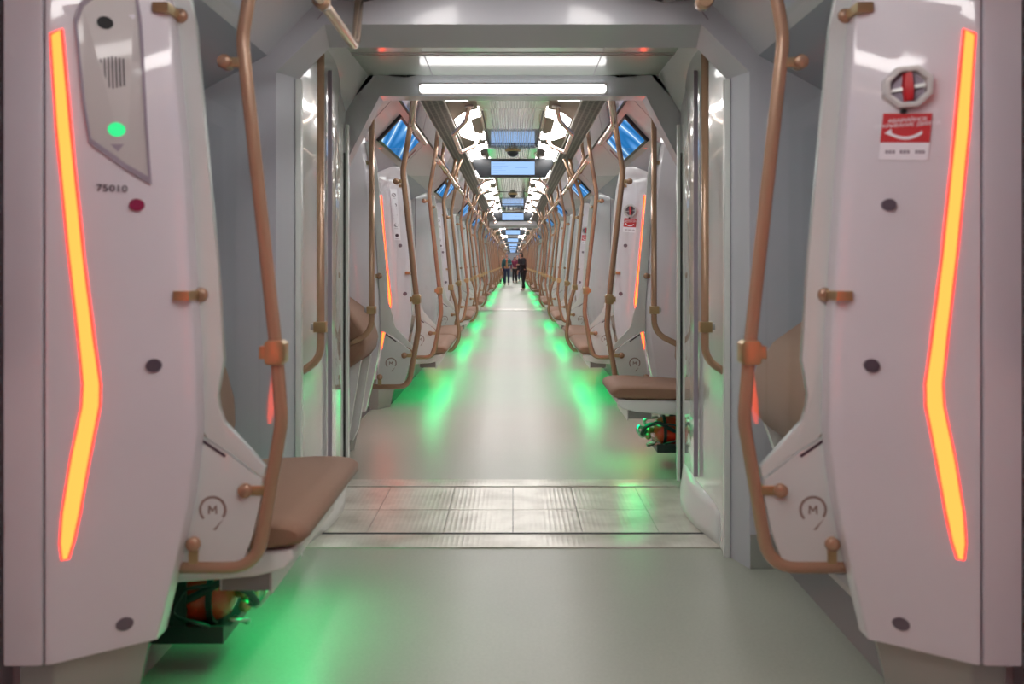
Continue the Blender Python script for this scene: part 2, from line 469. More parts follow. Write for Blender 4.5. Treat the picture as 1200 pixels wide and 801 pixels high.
    if variant == 'pictogram':
        # tall white strip with five pictograms
        x0, x1 = .985, .935
        zt, zb = 1.81, 1.39
        s = t.part('pictogram_strip', facepoly(MB(), [(x0+.025, zt), (x1+.025, zt), (x1-.008, zb), (x0-.008, zb)], .001, .0025), 'paper', label='tall white sticker with five dark prohibition pictograms')
        k = MB(); l = MB()
        for i in range(5):
            cz = zt - .05 - i*.083; cx = (x0+x1)/2 + .022 - i*.0065
            if i in (2, 4): facedisc(k, (cx, cz), .0135, .0025, .0035, 12)
            else:
                out = [(cx + .016*math.cos(a), cz + .016*math.sin(a)) for a in [i_*PI/6 for i_ in range(12)]]
                ringpoly(k, out, inset(out, (cx, cz), .75), lambda x, z, o: (x, faceY(x, z) - o, z), .0025, .0035)
                facepoly(k, [(cx-.012, cz+.009), (cx-.009, cz+.012), (cx+.012, cz-.009), (cx+.009, cz-.012)], .0025, .0035)
            facepoly(l, [(cx-.014, cz-.026), (cx+.014, cz-.026), (cx+.014, cz-.029), (cx-.014, cz-.029)], .0025, .0035)
        t.part('pictogram', k, 'ink', parent=s); t.part('caption_lines', l, 'greyink', parent=s)
    return t.o

def make_screen():
    t = Thing('draught_screen', (.75, 0, 0), cat='glass screen')
    # glass pane between the column and the handrail
    inner = [(Xi(z) + .004, z) for z in (.60, .775, .95, 1.2, 1.44, 1.81, 1.93)]
    outer = [(.665, 1.93), (.700, 1.78), (.660, 1.4), (.620, .98), (.612, .80), (.640, .66)]
    t.part('glass_pane', MB().prism(inner + outer, -.004, .004), 'glass')
    # pale profile along the column, curving into the diagonal bar
    fr = [(Xi(z) + .002, z) for z in (.765, .95, 1.2, 1.44, 1.81, 1.97)]
    fi = [(Xi(z) - (.052 if z < 1.3 else .044), z) for z in (1.97, 1.81, 1.44, 1.2, .95)]
    cv = [(.764, .86), (.760, .825), (.748, .790), (.725, .765), (.640, .672), (.646, .645)]
    t.part('frame', MB().prism(fr + fi + cv + [(.735, .712), (.79, .748)], -.012, .012), 'edge', bevel=.003)
    # lower opaque panel
    lp = [(.652, .640), (.735, .705), (.79, .741), (.816, .758), (.845, .60), (.874, .425), (.70, .425), (.672, .50), (.650, .60)]
    low = t.part('lower_panel', MB().prism(lp, -.008, .008), 'screen_panel', bevel=.002, label='opaque pale lower panel with a round emblem')
    t.part('slot', MB().prism([(.742, .703), (.746, .697), (.81, .741), (.81, .749)], -.0095, .0095), 'ink', parent=low)
    em = MB(); cx, cz = .777, .562
    for side in (-1, 1):
        arc = [PI*(-.25) + i*(PI*1.45)/16 for i in range(17)]
        o_ = [(cx - .036*math.cos(a)*1., cz + .036*math.sin(a)) for a in arc]; i_ = [(cx - .0295*math.cos(a), cz + .0295*math.sin(a)) for a in arc]
        if S > 0 or True:
            o_ = [(2*cx - x, z) for x, z in o_] if S < 0 else o_; i_ = [(2*cx - x, z) for x, z in i_] if S < 0 else i_
        y0, y1 = (side*.0078, side*.0088)
        em.prism(o_ + i_[::-1], y0, y1)
        sx = 1 if S > 0 else -1
        em.prism([(cx + sx*a, cz + b) for a, b in ((.028, -.024), (.022, -.030), (.001, -.052), (.008, -.053))] , y0, y1)
        em.prism([(cx + sx*a, cz + b) for a, b in ((-.012, -.011), (-.011, .011), (-.007, .011), (0, .001), (.007, .011), (.011, .011), (.012, -.011), (.0075, -.011), (.007, .002), (0, -.006), (-.007, .002), (-.0075, -.011))], y0, y1)
    t.part('emblem', em, 'emblem', parent=low, label='brown ring emblem with a small letter M in the middle')
    # bent handrail
    rail = t.part('handrail', MB().tube([(.635, 0, 2.26), (.650, 0, 2.10), (.703, 0, 1.78), (.613, 0, .96), (.600, 0, .79), (.665, 0, .412), (.893, 0, .412)],
                  .0178, fil=[.06, .25, .25, .25, .085]), 'bronze', label='bent bronze handrail')
    jb = MB().prism([(.588, .945), (.588, .992), (.598, 1.0), (.634, 1.0), (.64, .992), (.64, .945), (.634, .937), (.598, .937)], -.026, .026)
    t.part('joint_sleeve', jb, 'brass', bevel=.004)
    jn = MB().box(.636, .656, -.016, .016, .952, .985)
    t.part('joint_bolt', jn, 'brass', bevel=.003)
    def clamp(cx, cz, tx, tz, y0=-.013, y1=.013):
        mb = MB().lathe([(.004, -.026), (.015, -.025), (.019, -.018), (.019, -.006), (.017, 0), (.019, .006), (.019, .018), (.015, .025), (.004, .026)], (cx, 0, cz))
        o = t.part('glass_clamp', mb, 'bronze')
        d = Vector((tx - cx, 0, tz - cz)); n = Vector((-d.z, 0, d.x)).normalized()*.012
        q = [Vector((cx, 0, cz)) + n, Vector((tx, 0, tz)) + n, Vector((tx, 0, tz)) - n, Vector((cx, 0, cz)) - n]
        t.part('clamp_arm', MB().prism([(p.x, p.z) for p in q], y0, y1), 'brass', bevel=.002, parent=o)
    clamp(.745, 1.72, .703, 1.72)
    e = DX
    clamp(.806 + e, 1.118, .846 + e, 1.118, -.102, .022); clamp(.858 + e, 1.838, .898 + e, 1.838, -.100, .022)
    clamp(.692, .612, .642, .612); clamp(.826 + e*.5, .474, .826 + e*.5, .42)
    return t.o

def make_bay_rail(y0, y1, hang, updir=0, ridge=None):        # overhead handrail parallel to the track; updir: end that bends up into the ceiling
    t = Thing('overhead_handrail', (.60, (y0+y1)/2, 1.9), cat='handrail')
    pts = [(.60, y0, 2.02), (.60, y1, 2.02)]
    if updir < 0: pts = [(.55, y0 - .02, 2.26), (.60, y0 + .12, 2.02), (.60, y1, 2.02)]
    if updir > 0: pts = [(.60, y0, 2.02), (.60, y1 - .10, 2.02), (.60, y1, 2.26)]
    if updir == 2: pts = [(.60, y0, 2.02), (.60, y0 + .35, 2.02), (.60, y1 - .15, 2.20), (.60, y1, 2.27)]
    t.part('rail', MB().tube(pts, .0175, fil=.09), 'rail')
    for h in hang:
        t.part('hanger', MB().tube([(.60, h, 2.02), (.635, h, 2.14), (.62, h, 2.26)], .015, fil=.05), 'bronze')
        t.part('hanger_clamp', MB().lathe([(.022, -.03), (.026, -.025), (.026, .025), (.022, .03)], (.60, h, 2.02)), 'bronze')
    return t.o

def make_mid_pole(y):
    t = Thing('seat_pole', (.60, y, 0), cat='pole')
    t.part('pole', MB().tube([(.56, y, 2.26), (.585, y, 2.12), (.69, y, 1.82), (.612, y, .96), (.565, y, .80), (.525, y, .46), (.60, y, .335), (.80, y, .335)], .0178,
           fil=[.05, .2, .2, .2, .2, .06]), 'bronze')
    t.part('pole_sleeve', MB().prism([(.587, .93), (.587, .985), (.64, .985), (.64, .93)], y-.025, y+.025), 'brass', bevel=.004)
    t.part('upper_link', MB().tube([(.66, y, 1.98), (.66, y - .05, 2.02), (.56, y - .10, 2.06), (.50, y - .10, 2.22)], .013, fil=.05), 'bronze')
    return t.o

def make_seat(y0, y1, legs=True):
    t = Thing('bench_seat', (.9, (y0+y1)/2, 0), cat='seat')
    prof = [(1.10, .475), (1.00, .482), (.86, .492), (.72, .500), (.63, .500), (.585, .493), (.560, .474), (.560, .450), (.585, .430), (.66, .418), (1.10, .410)]
    def rows(prof, y0, y1, r, sh):
        R = []
        c = (sum(p[0] for p in prof)/len(prof), sum(p[1] for p in prof)/len(prof))
        for y, k in ((y0, 1-sh), (y0 + r*.3, 1-sh*.45), (y0 + r, 1), (y1 - r, 1), (y1 - r*.3, 1-sh*.45), (y1, 1-sh)):
            R.append([(c[0] + (a-c[0])*(1-(1-k)*.25), y, c[1] + (b-c[1])*k) for a, b in prof])
        return R
    t.part('cushion', MB().loft(rows(prof, y0, y1, .05, .45), smooth=True), 'fabric', bevel=0)
    back = [(1.10, .50), (1.035, .52), (1.015, .60), (1.020, .70), (1.05, .82), (1.085, .90), (1.12, .955), (1.155, .985), (1.18, .985), (1.185, .50)]
    t.part('backrest', MB().loft(rows(back, y0 + .01, y1 - .01, .06, .10), smooth=True), 'fabric')
    sh = [(1.19, .46), (1.10, .41), (.66, .418), (.60, .425), (.592, .40), (.62, .370), (.70, .350), (1.10, .32), (1.19, .30)]
    t.part('shell', MB().prism(sh, y0 + .012, y1 - .012), 'white', bevel=.012, seg=3, label='white moulded seat shell')
    h = t.part('light_housing', MB().prism([(.655, .360), (.655, .300), (.659, .300), (.662, .335), (.788, .335), (.791, .312), (.795, .312), (.795, .360)], y0+.02, y1-.02), 'metal')
    t.part('end_cap', MB().box(.66, .79, y0+.018, y0+.022, .312, .362), 'grey', parent=h)
    t.part('end_cap', MB().box(.66, .79, y1-.022, y1-.018, .312, .362), 'grey', parent=h)
    t.part('led_strip', MB().box(.665, .785, y0+.06, y1-.06, .324, .335), 'green_led', parent=h, label='green glowing strip under the seat')
    return t.o

def make_tip_seat(y0, y1, zl=.12):
    t = Thing('tip_up_seat', (1.0, (y0+y1)/2, 0), cat='seat')
    pr = [(1.12, 1.005), (1.03, 1.0), (.926, .926), (.862, .83), (.838, .745), (.85, .68), (.89, .63), (.985, .565), (1.03, .58), (1.09, .66), (1.12, .72)]
    c = (1.0, .78); R = []
    for y, k in ((y0, .86), (y0+.02, .95), (y0+.06, 1), (y1-.06, 1), (y1-.02, .95), (y1, .86)):
        R.append([(c[0]+(a-c[0])*k, y, c[1]+(b-c[1])*k) for a, b in pr])
    t.part('folded_cushion', MB().loft(R, smooth=True), 'fabric', label='brown cushion folded up against the wall')
    t.part('wall_plate', MB().box(1.12, 1.221, y0, y1, .45, 1.06), 'white', bevel=.015)
    t.part('support_arm', MB().prism([(.88, .64), (.99, .565), (1.02, .57), (1.02+(.57-zl)*.133, zl), (.99+.0*zl, zl-.02), (.99-(.035 if zl < .2 else .05), zl+.06)], y1-.10, y1-.06), 'white', bevel=.006)
    t.part('support_arm', MB().prism([(.88, .64), (.99, .565), (1.02, .57), (1.02+(.57-zl)*.133, zl), (.99+.0*zl, zl-.02), (.99-(.035 if zl < .2 else .05), zl+.06)], y0+.10, y0+.13), 'white', bevel=.006)
    t.part('gas_strut', MB().tube([(.93, y1-.04, .60), (1.0, y1-.04, zl+.04)], .014), 'metal')
    t.part('gas_strut', MB().tube([(.97, (y0+y1)/2, .60), (1.10, (y0+y1)/2, .30)], .02), 'grey')
    return t.o

def make_extinguisher(y):
    t = Thing('fire_extinguisher', (.95, y, 0), cat='fire extinguisher')
    z = .206
    prof = [(.004, .835), (.035, .838), (.060, .85), (.078, .872), (.086, .90), (.086, 1.10), (.078, 1.125), (.05, 1.145), (.004, 1.15)]
    t.part('cylinder', MB().lathe([(r, x) for r, x in prof], (0, y, z), 'x', 20), 'redpaint', label='red extinguisher cylinder lying on its side')
    t.part('valve', MB().lathe([(.004, .77), (.020, .772), (.020, .80), (.028, .802), (.028, .815), (.018, .82), (.018, .84)], (0, y, z), 'x', 12), 'brass')
    t.part('lever', MB().tube([(.80, y, z+.015), (.775, y, z+.055), (.80, y-.01, z+.075), (.86, y-.02, z+.082)], .0085, fil=.02, seg=8), 'metal')
    t.part('lever', MB().tube([(.78, y-.01, z+.01), (.745, y-.02, z+.03), (.735, y-.03, z+.005), (.76, y-.04, z-.03), (.80, y-.03, z-.02)], .010, fil=.02, seg=8), 'metal')
    t.part('hose', MB().tube([(.79, y-.02, z), (.755, y-.06, z-.02), (.775, y-.10, z+.04), (.85, y-.105, z+.065), (.93, y-.10, z+.02), (1.02, y-.10, z-.02), (1.10, y-.10, z-.02)], .0115, fil=.04, seg=8), 'dark')
    t.part('pressure_gauge', MB().lathe([(.003, -.012), (.018, -.012), (.018, .004), (.003, .004)], (.80, y-.03, z-.03), 'y', 14), 'brass')
    for x in (.885, 1.06):
        out = [(y + .092*math.cos(a), z + .092*math.sin(a)) for a in [i*PI/12 for i in range(24)]]
        inn = [(y + .084*math.cos(a), z + .084*math.sin(a)) for a in [i*PI/12 for i in range(24)]]
        t.part('strap', ringpoly(MB(), out, inn, lambda a, b, o: (o, a, b), x, x+.018), 'dark')
    t.part('cradle', MB().prism([(y-.12, .095), (y+.12, .095), (y+.12, .145), (y+.105, .145), (y+.05, .122), (y-.05, .122), (y-.105, .145), (y-.12, .145)], .84, 1.166, 'x'), 'dark', bevel=.004)
    for q in (-.115, .105): t.part('hanger', MB().box(.95, 1.0, y+q, y+q+.01, .13, .33), 'dark')
    t.part('bracket', MB().tube([(.85, y+.02, z-.085), (.80, y, z-.095), (.79, y-.04, z-.07), (.84, y-.07, z-.06)], .007, fil=.02, seg=6), 'metal')
    t.part('safety_cord', MB().tube([(.80, y-.02, z+.04), (.83, y-.10, z+.06), (.95, y-.12, z+.05), (1.0, y-.11, z-.03), (.88, y-.12, z-.06)], .006, fil=.03, seg=6), 'dark')
    return t.o

def make_box(y0, y1, x0=1.03):
    t = Thing('underseat_box', (1.1, (y0+y1)/2, 0), cat='equipment box')
    t.part('casing', MB().box(x0, 1.205, y0, y1, 0, .29), 'dark', bevel=.006)
    t.part('lid', MB().box(x0-.008, 1.205, y0-.004, y1+.004, .285, .298), 'grey')
    return t.o
def make_grab(d, ex):                     # upright rail beside the gangway opening
    t = Thing('gangway_handrail', (.83, d, .7), cat='handrail')
    t.part('rail', MB().tube([(.805, d, 2.075), (.805, d, .80), ex], .0165, fil=[.13]), 'bronze')
    t.part('sleeve', MB().prism([(.78, .91), (.78, .955), (.832, .955), (.832, .91)], d-.022, d+.022), 'brass', bevel=.004)
    t.part('sleeve_bolt', MB().box(.829, .845, d-.012, d+.012, .92, .946), 'metal', bevel=.002)
    return t.o

def make_lamp(L):                             # bracket-shaped ceiling lamp set in the sloping reflector; L = outline in (X, y)
    t = Thing('ceiling_lamp', (.34, sum(p[1] for p in L)/len(L), 2.25), cat='lamp')
    zf = lambda x: 2.292 - (x - .25)*.16
    mb = MB(); n = len(L)
    mb.v = [(x, y, zf(x) - .003) for x, y in L] + [(x, y, zf(x) + .004) for x, y in L]
    mb.f = [list(range(n)), list(range(n, 2*n))] + [[i, (i+1) % n, n + (i+1) % n, n + i] for i in range(n)]
    mb.sm = [False]*(n+2)
    t.part('diffuser', mb, 'lamp')
    rm = MB(); cx = sum(p[0] for p in L)/n; cy = sum(p[1] for p in L)/n
    # thin metal surround following the outline
    pts = [Vector((x, y, zf(x) - .002)) for x, y in L]
    rm.tube([tuple(p) for p in pts + [pts[0]]], .003, seg=6)
    t.part('surround', rm, 'polish')
    return t.o
LAMP_C = [(.24, 0), (.30, .02), (.36, .08), (.435, .30), (.435, 1.23), (.36, 1.53), (.30, 1.61), (.24, 1.63), (.24, 1.25), (.285, 1.20), (.315, 1.08), (.315, .47), (.285, .38), (.24, .36)]
LAMP_S = [(.33, 0), (.44, .0), (.44, .80), (.33, .90), (.24, .90), (.24, .60), (.32, .55)]

def make_centre_rail(y):
    t = Thing('centre_handrail', (.42, y, 2.1), cat='handrail')
    t.part('rail', MB().tube([(.30, y-.85, 2.285), (.33, y-.72, 2.20), (.43, y-.55, 2.13), (.44, y+.55, 2.13), (.33, y+.72, 2.20), (.30, y+.85, 2.285)], .0165, fil=.10), 'rail')
    for e in (-1, 1):
        t.part('mounting_flange', MB().lathe([(.03, 0), (.03, .012), (.018, .016)], (.30, y+e*.85, 2.272), 'z', 14), 'metal')
    return t.o

def make_display(y):
    t = Thing('information_display', (0, y, 2.06), cat='screen')
    t.part('housing', MB().prism([(-.405, 2.245), (-.40, 2.18), (-.33, 2.058), (.33, 2.058), (.40, 2.18), (.405, 2.245)], y-.05, y+.05), 'dark', bevel=.008)
    for e, nm in ((-1, 0), (1, 1)):
        s = t.part('screen', MB().box(-.218, .218, y+e*.051-.002, y+e*.051+.002, 2.082, 2.214), 'lcd', label='pale blue lit screen')
        l = MB(); ye = y + e*.0545
        for i, (x0, x1) in enumerate([(-.20, -.08), (-.20, -.05), (-.20, -.11), (-.20, -.07), (-.20, -.15)]):
            l.box(x0, x1, ye-.0006, ye+.0006, 2.19-i*.022, 2.192-i*.022)
        l.box(.02, .15, ye-.0006, ye+.0006, 2.152, 2.155)
        t.part('text_lines', l, 'lcdline', parent=s)
    for x in (-.3, .3):
        t.part('bracket', MB().box(x-.03, x+.03, y-.02, y+.02, 2.243, 2.302), 'metal')
    return t.o
def make_dome(y):
    t = Thing('dome_camera', (0, y, 2.2), cat='camera')
    t.part('base_ring', MB().lathe([(.075, 0), (.078, -.012), (.068, -.02), (.05, -.02)], (0, y, 2.302), 'z', 22), 'brass')
    t.part('dome', MB().lathe([(.058, -.018), (.055, -.035), (.042, -.055), (.022, -.066), (.003, -.070)], (0, y, 2.302), 'z', 20), 'dark')
    return t.o

FA = (.965, 2.015); FB = (.745, 2.255)        # lower and upper line of the sloping fascia over doors and seats
def fas(t, o=0.):                             # point on the fascia (0 low, 1 high), pushed o inboard
    x = FA[0] + (FB[0]-FA[0])*t; z = FA[1] + (FB[1]-FA[1])*t
    n = Vector((-(FB[1]-FA[1]), (FB[0]-FA[0]))).normalized()
    return (x + n.x*o, z + n.y*o)
def make_monitor(y):
    t = Thing('door_monitor', (.86, y, 2.05), cat='screen')
    t.part('bezel', MB().prism([fas(.12), fas(.86), fas(.86, .022), fas(.12, .022)], y-.64, y+.64), 'dark', bevel=.004)
    for a, b in ((-.60, .36),):
        t.part('screen', MB().prism([fas(.18, .020), fas(.80, .020), fas(.80, .024), fas(.18, .024)], y+a, y+b), 'monitor', label='lit screen with a blue picture')
    t.part('side_screen', MB().prism([fas(.18, .020), fas(.80, .020), fas(.80, .024), fas(.18, .024)], y+.39, y+.60), 'monitor')
    return t.o
def make_notice(y):
    t = MB()
    t.prism([fas(.22, .001), fas(.62, .001), fas(.62, .003), fas(.22, .003)], y-.03, y+.03)
    o = t.build('notice_label', 'purpleink', None, (S*.9, y, 2.1)); o.location = (S*.9, y, 2.1)
    return o

# ---------------- structure of one carriage (origin at its near end, y from 0 to LEN)
FLOORX = 1.07
def octo(z_side, z_top, xs, xt): return [(-xs, 0), (-xs, z_side), (-xt, z_top), (xt, z_top), (xs, z_side), (xs, 0)]
def frame_wall(name, inner0, inner1, y0, y1, m, zt=2.34):
    """wall with an opening; inner0 is the opening at y0, inner1 at y1"""
    mb = MB()
    outer = [(-1.30, 0), (-1.30, 2.06), (-1.2, zt), (1.2, zt), (1.30, 2.06), (1.30, 0)]
    n = 6; k = 0
    for L, y in ((outer, y0), (inner0, y0), (inner1, y1), (outer, y1)): mb.v += [(x, y, z) for x, z in L]
    for a, b in ((0, 1), (1, 2), (2, 3), (3, 0)):
        for i in range(n-1):
            mb.f.append([a*n+i, a*n+i+1, b*n+i+1, b*n+i]); mb.sm.append(False)
    return struct(mb.build(name, m, None, bevel=0))

def carriage(cs, y0, y1, first=False):
    """cs: world y of the carriage's near end; y0..y1 the part of it to build"""
    global S, T
    S = T = 1
    W = lambda mb, name, m, bev=0: struct(mb.build(name, m, None, (0, -cs, 0), bev))
    f = MB().box(-1.28, 1.28, y0, y1, -.06, 0); W(f, 'floor', 'floor')
    for sd, nm in ((-1, 'left'), (1, 'right')):
        S = sd
        seat_y = []                                        # stretches of wall between doorways
        edges = [0] + [v for a, b in zip(A, B) for v in (a, b)] + [LEN]
        for i in range(0, len(edges), 2):
            a, b = max(edges[i], y0), min(edges[i+1], y1)
            if b - a > .2: seat_y.append((a, b, i))
        for a, b, i in seat_y:
            aa = a if a in (0, y0) else a + .0; bb = b
            W(MB().box(WX, WX+.05, aa, bb, .0, .93), 'wall_' + nm, 'wall')
            W(MB().box(WX, WX+.05, aa, bb, 1.80, 1.90), 'wall_' + nm, 'wall')
            # window between: frame and pane
            m1 = MB()
            for y in (aa, bb-.16): m1.box(WX, WX+.05, y, y+.16, .93, 1.80)
            W(m1, 'wall_' + nm, 'wall')
            wn = W(MB().box(WX+.015, WX+.023, aa+.16, bb-.16, .93, 1.80), 'window_1', 'pane')
            fr = MB()
            for (p, q, r_, s_) in ((aa+.16, bb-.16, .93, .95), (aa+.16, bb-.16, 1.78, 1.80), (aa+.16, aa+.175, .95, 1.78), (bb-.175, bb-.16, .95, 1.78)):
                fr.box(WX-.004, WX+.02, p, q, r_, s_)
            fo = fr.build('window_frame', 'black', wn, (0, -cs, 0))
            W(MB().prism([(FLOORX, .0), (FLOORX+.08, .0), (1.155, .085), (1.140, .078)], a, b), 'baseboard_' + nm, 'grey')
            W(MB().prism([(1.138, .078), (1.222, .082), (1.222, .105), (1.142, .096)], a, b), 'trim_1', 'trimline')
        # doors
        for a, b in zip(A, B):
            if b < y0 + .2 or a > y1: continue
            for j, (p, q) in enumerate((((a + .09), (a+b)/2 - .004), ((a+b)/2 + .004, b - .09))):
                dl = W(MB().box(1.245, 1.275, p, q, 0, .95).box(1.245, 1.275, p, q, 1.78, 2.0).box(1.245, 1.275, p, p+.16, .95, 1.78).box(1.245, 1.275, q-.16, q, .95, 1.78), 'door_%d' % (j+1), 'door', .0)
                MB().box(1.255, 1.262, p+.16, q-.16, .95, 1.78).build('door_glass', 'pane', dl, (0, -cs, 0))
                e = (a+b)/2
                MB().box(1.242, 1.278, (e-.014 if j == 0 else e+.001), (e-.001 if j == 0 else e+.014), 0.01, 1.99).build('door_seal', 'black', dl, (0, -cs, 0))
            W(MB().box(1.205, 1.285, a-.03, a+.10, 0, 2.02).box(1.205, 1.285, b-.10, b+.03, 0, 2.02), 'trim_10', 'door')
            W(MB().box(1.16, 1.245, a+.1, b-.1, .0, .008), 'trim_2', 'metal')
        # soffit and fascia
        W(MB().prism([(1.30, 1.87), (1.22, 1.875), FA, (FA[0]+.01, FA[1]+.02), (1.30, 2.02)], y0, y1), 'ceiling', 'wall')
        W(MB().prism([FA, FB, (FB[0]+.012, FB[1]+.016), (FA[0]+.018, FA[1]+.006)], y0, y1), 'ceiling', 'bulk')
        # panel joints on the fascia
        jt = MB()
        for a, b in zip(A, B):
            for y in (a - .05, b + .25):
                if y0 < y < y1: jt.prism([fas(0, .0), fas(1, .0), fas(1, .0015), fas(0, .0015)], y-.003, y+.003)
        if jt.v: W(jt, 'trim_3', 'greyink')
        # groove, grey band, grille strip, reflector slope
        W(MB().prism([FB, (.735, 2.29), (.715, 2.29), (.71, 2.235), (.59, 2.222), (.582, 2.228), (.59, 2.30), (.75, 2.32)], y0, y1), 'ceiling', 'ceil')
        W(MB().prism([(.584, 2.224), (.450, 2.256), (.452, 2.266), (.586, 2.234)], y0, y1), 'ceiling', 'grille')
        W(MB().prism([(.452, 2.250), (.446, 2.250), (.444, 2.262), (.450, 2.268)], y0, y1), 'trim_4', 'metal')
        W(MB().prism([(.446, 2.261), (.25, 2.292), (.25, 2.305), (.446, 2.275)], y0, y1), 'ceiling', 'polish')
    S = 1
    # centre panel with ribs
    W(MB().box(-.252, .252, y0, y1, 2.30, 2.32), 'ceiling', 'ceil')
    rb = MB()
    for i in range(-8, 9):
        rb.box(i*.0195-.003, i*.0195+.003, y0, y1, 2.2945, 2.3005)
    W(rb, 'trim_5', 'rib')
    jt = MB(); y = .5
    while y < LEN:
        if y0 < y < y1: jt.box(-.25, .25, y-.004, y+.004, 2.2940, 2.3008)
        y += 2.9
    for x in (-.22, .22): 
        for yy in [q*4.7 + 1.6 for q in range(4)]:
            if y0 < yy < y1 - 2: jt.box(x-.005, x+.005, yy, yy+2.0, 2.296, 2.3008)
    W(jt, 'trim_6', 'ink')
    # shell above, closes the ceiling
    W(MB().box(-1.30, 1.30, y0, y1, 2.33, 2.36), 'ceiling', 'dark')
    # end bulkheads
    if y0 == 0:
        o = frame_wall('wall_near_bulkhead', octo(1.75, 2.12, .925, .735), octo(1.75, 2.12, .925, .735), 0, .14, 'bulk'); o.location.y = cs
    if y1 == LEN:
        o = frame_wall('wall_far_bulkhead', octo(1.95, 2.137, .93, .74), octo(1.955, 2.085, .878, .755), LEN - .27, LEN - .10, 'bulk'); o.location.y = cs
        for sd in (-1, 1):
            S = sd
            W(MB().box(.932, 1.07, LEN-.275, LEN-.262, 0, .135), 'baseboard_end', 'kick', .003)
            # groove line on the header
            W(MB().prism([(.745, 2.30), (.742, 2.30), (.738, 2.19), (.765, 2.155), (.768, 2.157), (.742, 2.192)], LEN-.274, LEN-.269), 'trim_7', 'greyink')
        S = 1

def gangway(g0):                              # g0: world y of its near end (1.2 m long)
    global S
    S = 1
    W = lambda mb, name, m, bev=0: struct(mb.build(name, m, None, (0, -g0, 0), bev))
    W(MB().box(-1.0, 1.0, -.03, 1.23, -.05, -.004), 'floor', 'black')
    W(MB().box(-.90, .90, -.01, .175, -.01, .006), 'trim_1', 'tread', .002)
    W(MB().box(-.92, .92, 1.05, 1.205, -.01, .006), 'trim_2', 'tread', .002)
    xs = [-.90, -.65, -.31, 0, .31, .65, .90]
    k = 0
    for a, b in zip(xs, xs[1:]):
        for c, d in ((.192, .585), (.590, 1.035)):
            W(MB().box(a+.0015, b-.0015, c, d, -.01, .003), 'floor', 'tread')
    W(MB().box(-.89, .89, .174, .193, -.005, .0075), 'trim_3', 'black')
    for sd, nm in ((-1, 'left'), (1, 'right')):
        S = sd
        # bulging glossy side wall
        ring = []
        N = 14
        def xw(u): return .878 + .045*u - .028*math.sin(PI*u)
        outl = []
        for z in (.0, .14, .16, 1.0, 2.08, 2.24):
            row = []
            for i in range(N+1):
                u = i/N; x = xw(u) + (.0 if z < 2.1 else -.05) 
                row.append((x, -.10 + u*1.30, z))
            outl.append(row)
        mb = MB(); mb.loft(outl, closed=False, caps=False, smooth=True)
        o = W(mb, 'wall_' + nm, 'jamb')
        mb = MB(); back = [[(x+.05, y, z) for x, y, z in r] for r in outl]
        mb.loft(back, closed=False, caps=False, smooth=True); W(mb, 'wall_' + nm, 'dark')
        # white curved base, and its black foot
        bs = MB(); R = []
        for i in range(N+1):
            u = i/N; y = .0 + u*1.10; x = .878 + .045*u - .028*math.sin(PI*u)
            q = .050*math.sin(PI*min(1, u*1.05))
            R.append([(x+.03, y, .006), (x-.004-q, y, .006), (x-.010-q*.9, y, .05), (x-.006-q*.5, y, .12), (x-.001, y, .17), (x+.03, y, .17)])
        bs.loft(R, smooth=True); W(bs, 'baseboard_' + nm, 'white')
        W(MB().box(.905, .93, 1.14, 1.185, .02, 1.80), 'trim_4', 'black')
        W(MB().prism([(.892, 1.10), (.906, 1.10), (.906, 1.14), (.892, 1.14)], .02, 1.95, 'z'), 'trim_5', 'edge', .002)
        W(MB().box(.862, .885, -.14, -.105, .0, 1.95), 'trim_6', 'edge', .003)
        # vertical joint line of the jamb lining
        W(MB().box(.846, .866, .42, .428, .2, 2.1), 'trim_7', 'greyink')
        # chamfer panel at the top
        W(MB().prism([(.93, 2.02), (.80, 2.236), (.93, 2.236)], -.1, 1.2), 'ceiling', 'jamb')
    S = 1
    W(MB().box(-.93, .93, -.12, 1.20, 2.236, 2.25), 'ceiling', 'gceil')
    W(MB().box(-.93, .93, .655, .665, 2.232, 2.2365).box(-.93, .93, .70, .706, 2.232, 2.2365), 'trim_8', 'metal')
    W(MB().box(-.445, -.442, .5, 1.199, 2.2335, 2.2365).box(.442, .445, .5, 1.199, 2.2335, 2.2365), 'trim_9', 'greyink')

# ================================================================== build
cars = [START + PITCH*k for k in range(4)]
CAR1 = START - PITCH                          # the carriage the photograph is taken in
Y0 = 12.0                                     # it is built from here (2.2 m behind the camera) to its end
carriage(CAR1, Y0, LEN)
for c in cars: carriage(c, 0, LEN)
for c in [CAR1] + cars[:-1]: gangway(c + LEN)
struct(MB().box(-1.30, 1.30, CAR1 + Y0 - .05, CAR1 + Y0, 0, 2.35).build('wall_behind', 'bulk'))
struct(MB().box(-1.30, 1.30, cars[-1] + LEN, cars[-1] + LEN + .05, 0, 2.35).build('wall_far_end', 'wall'))

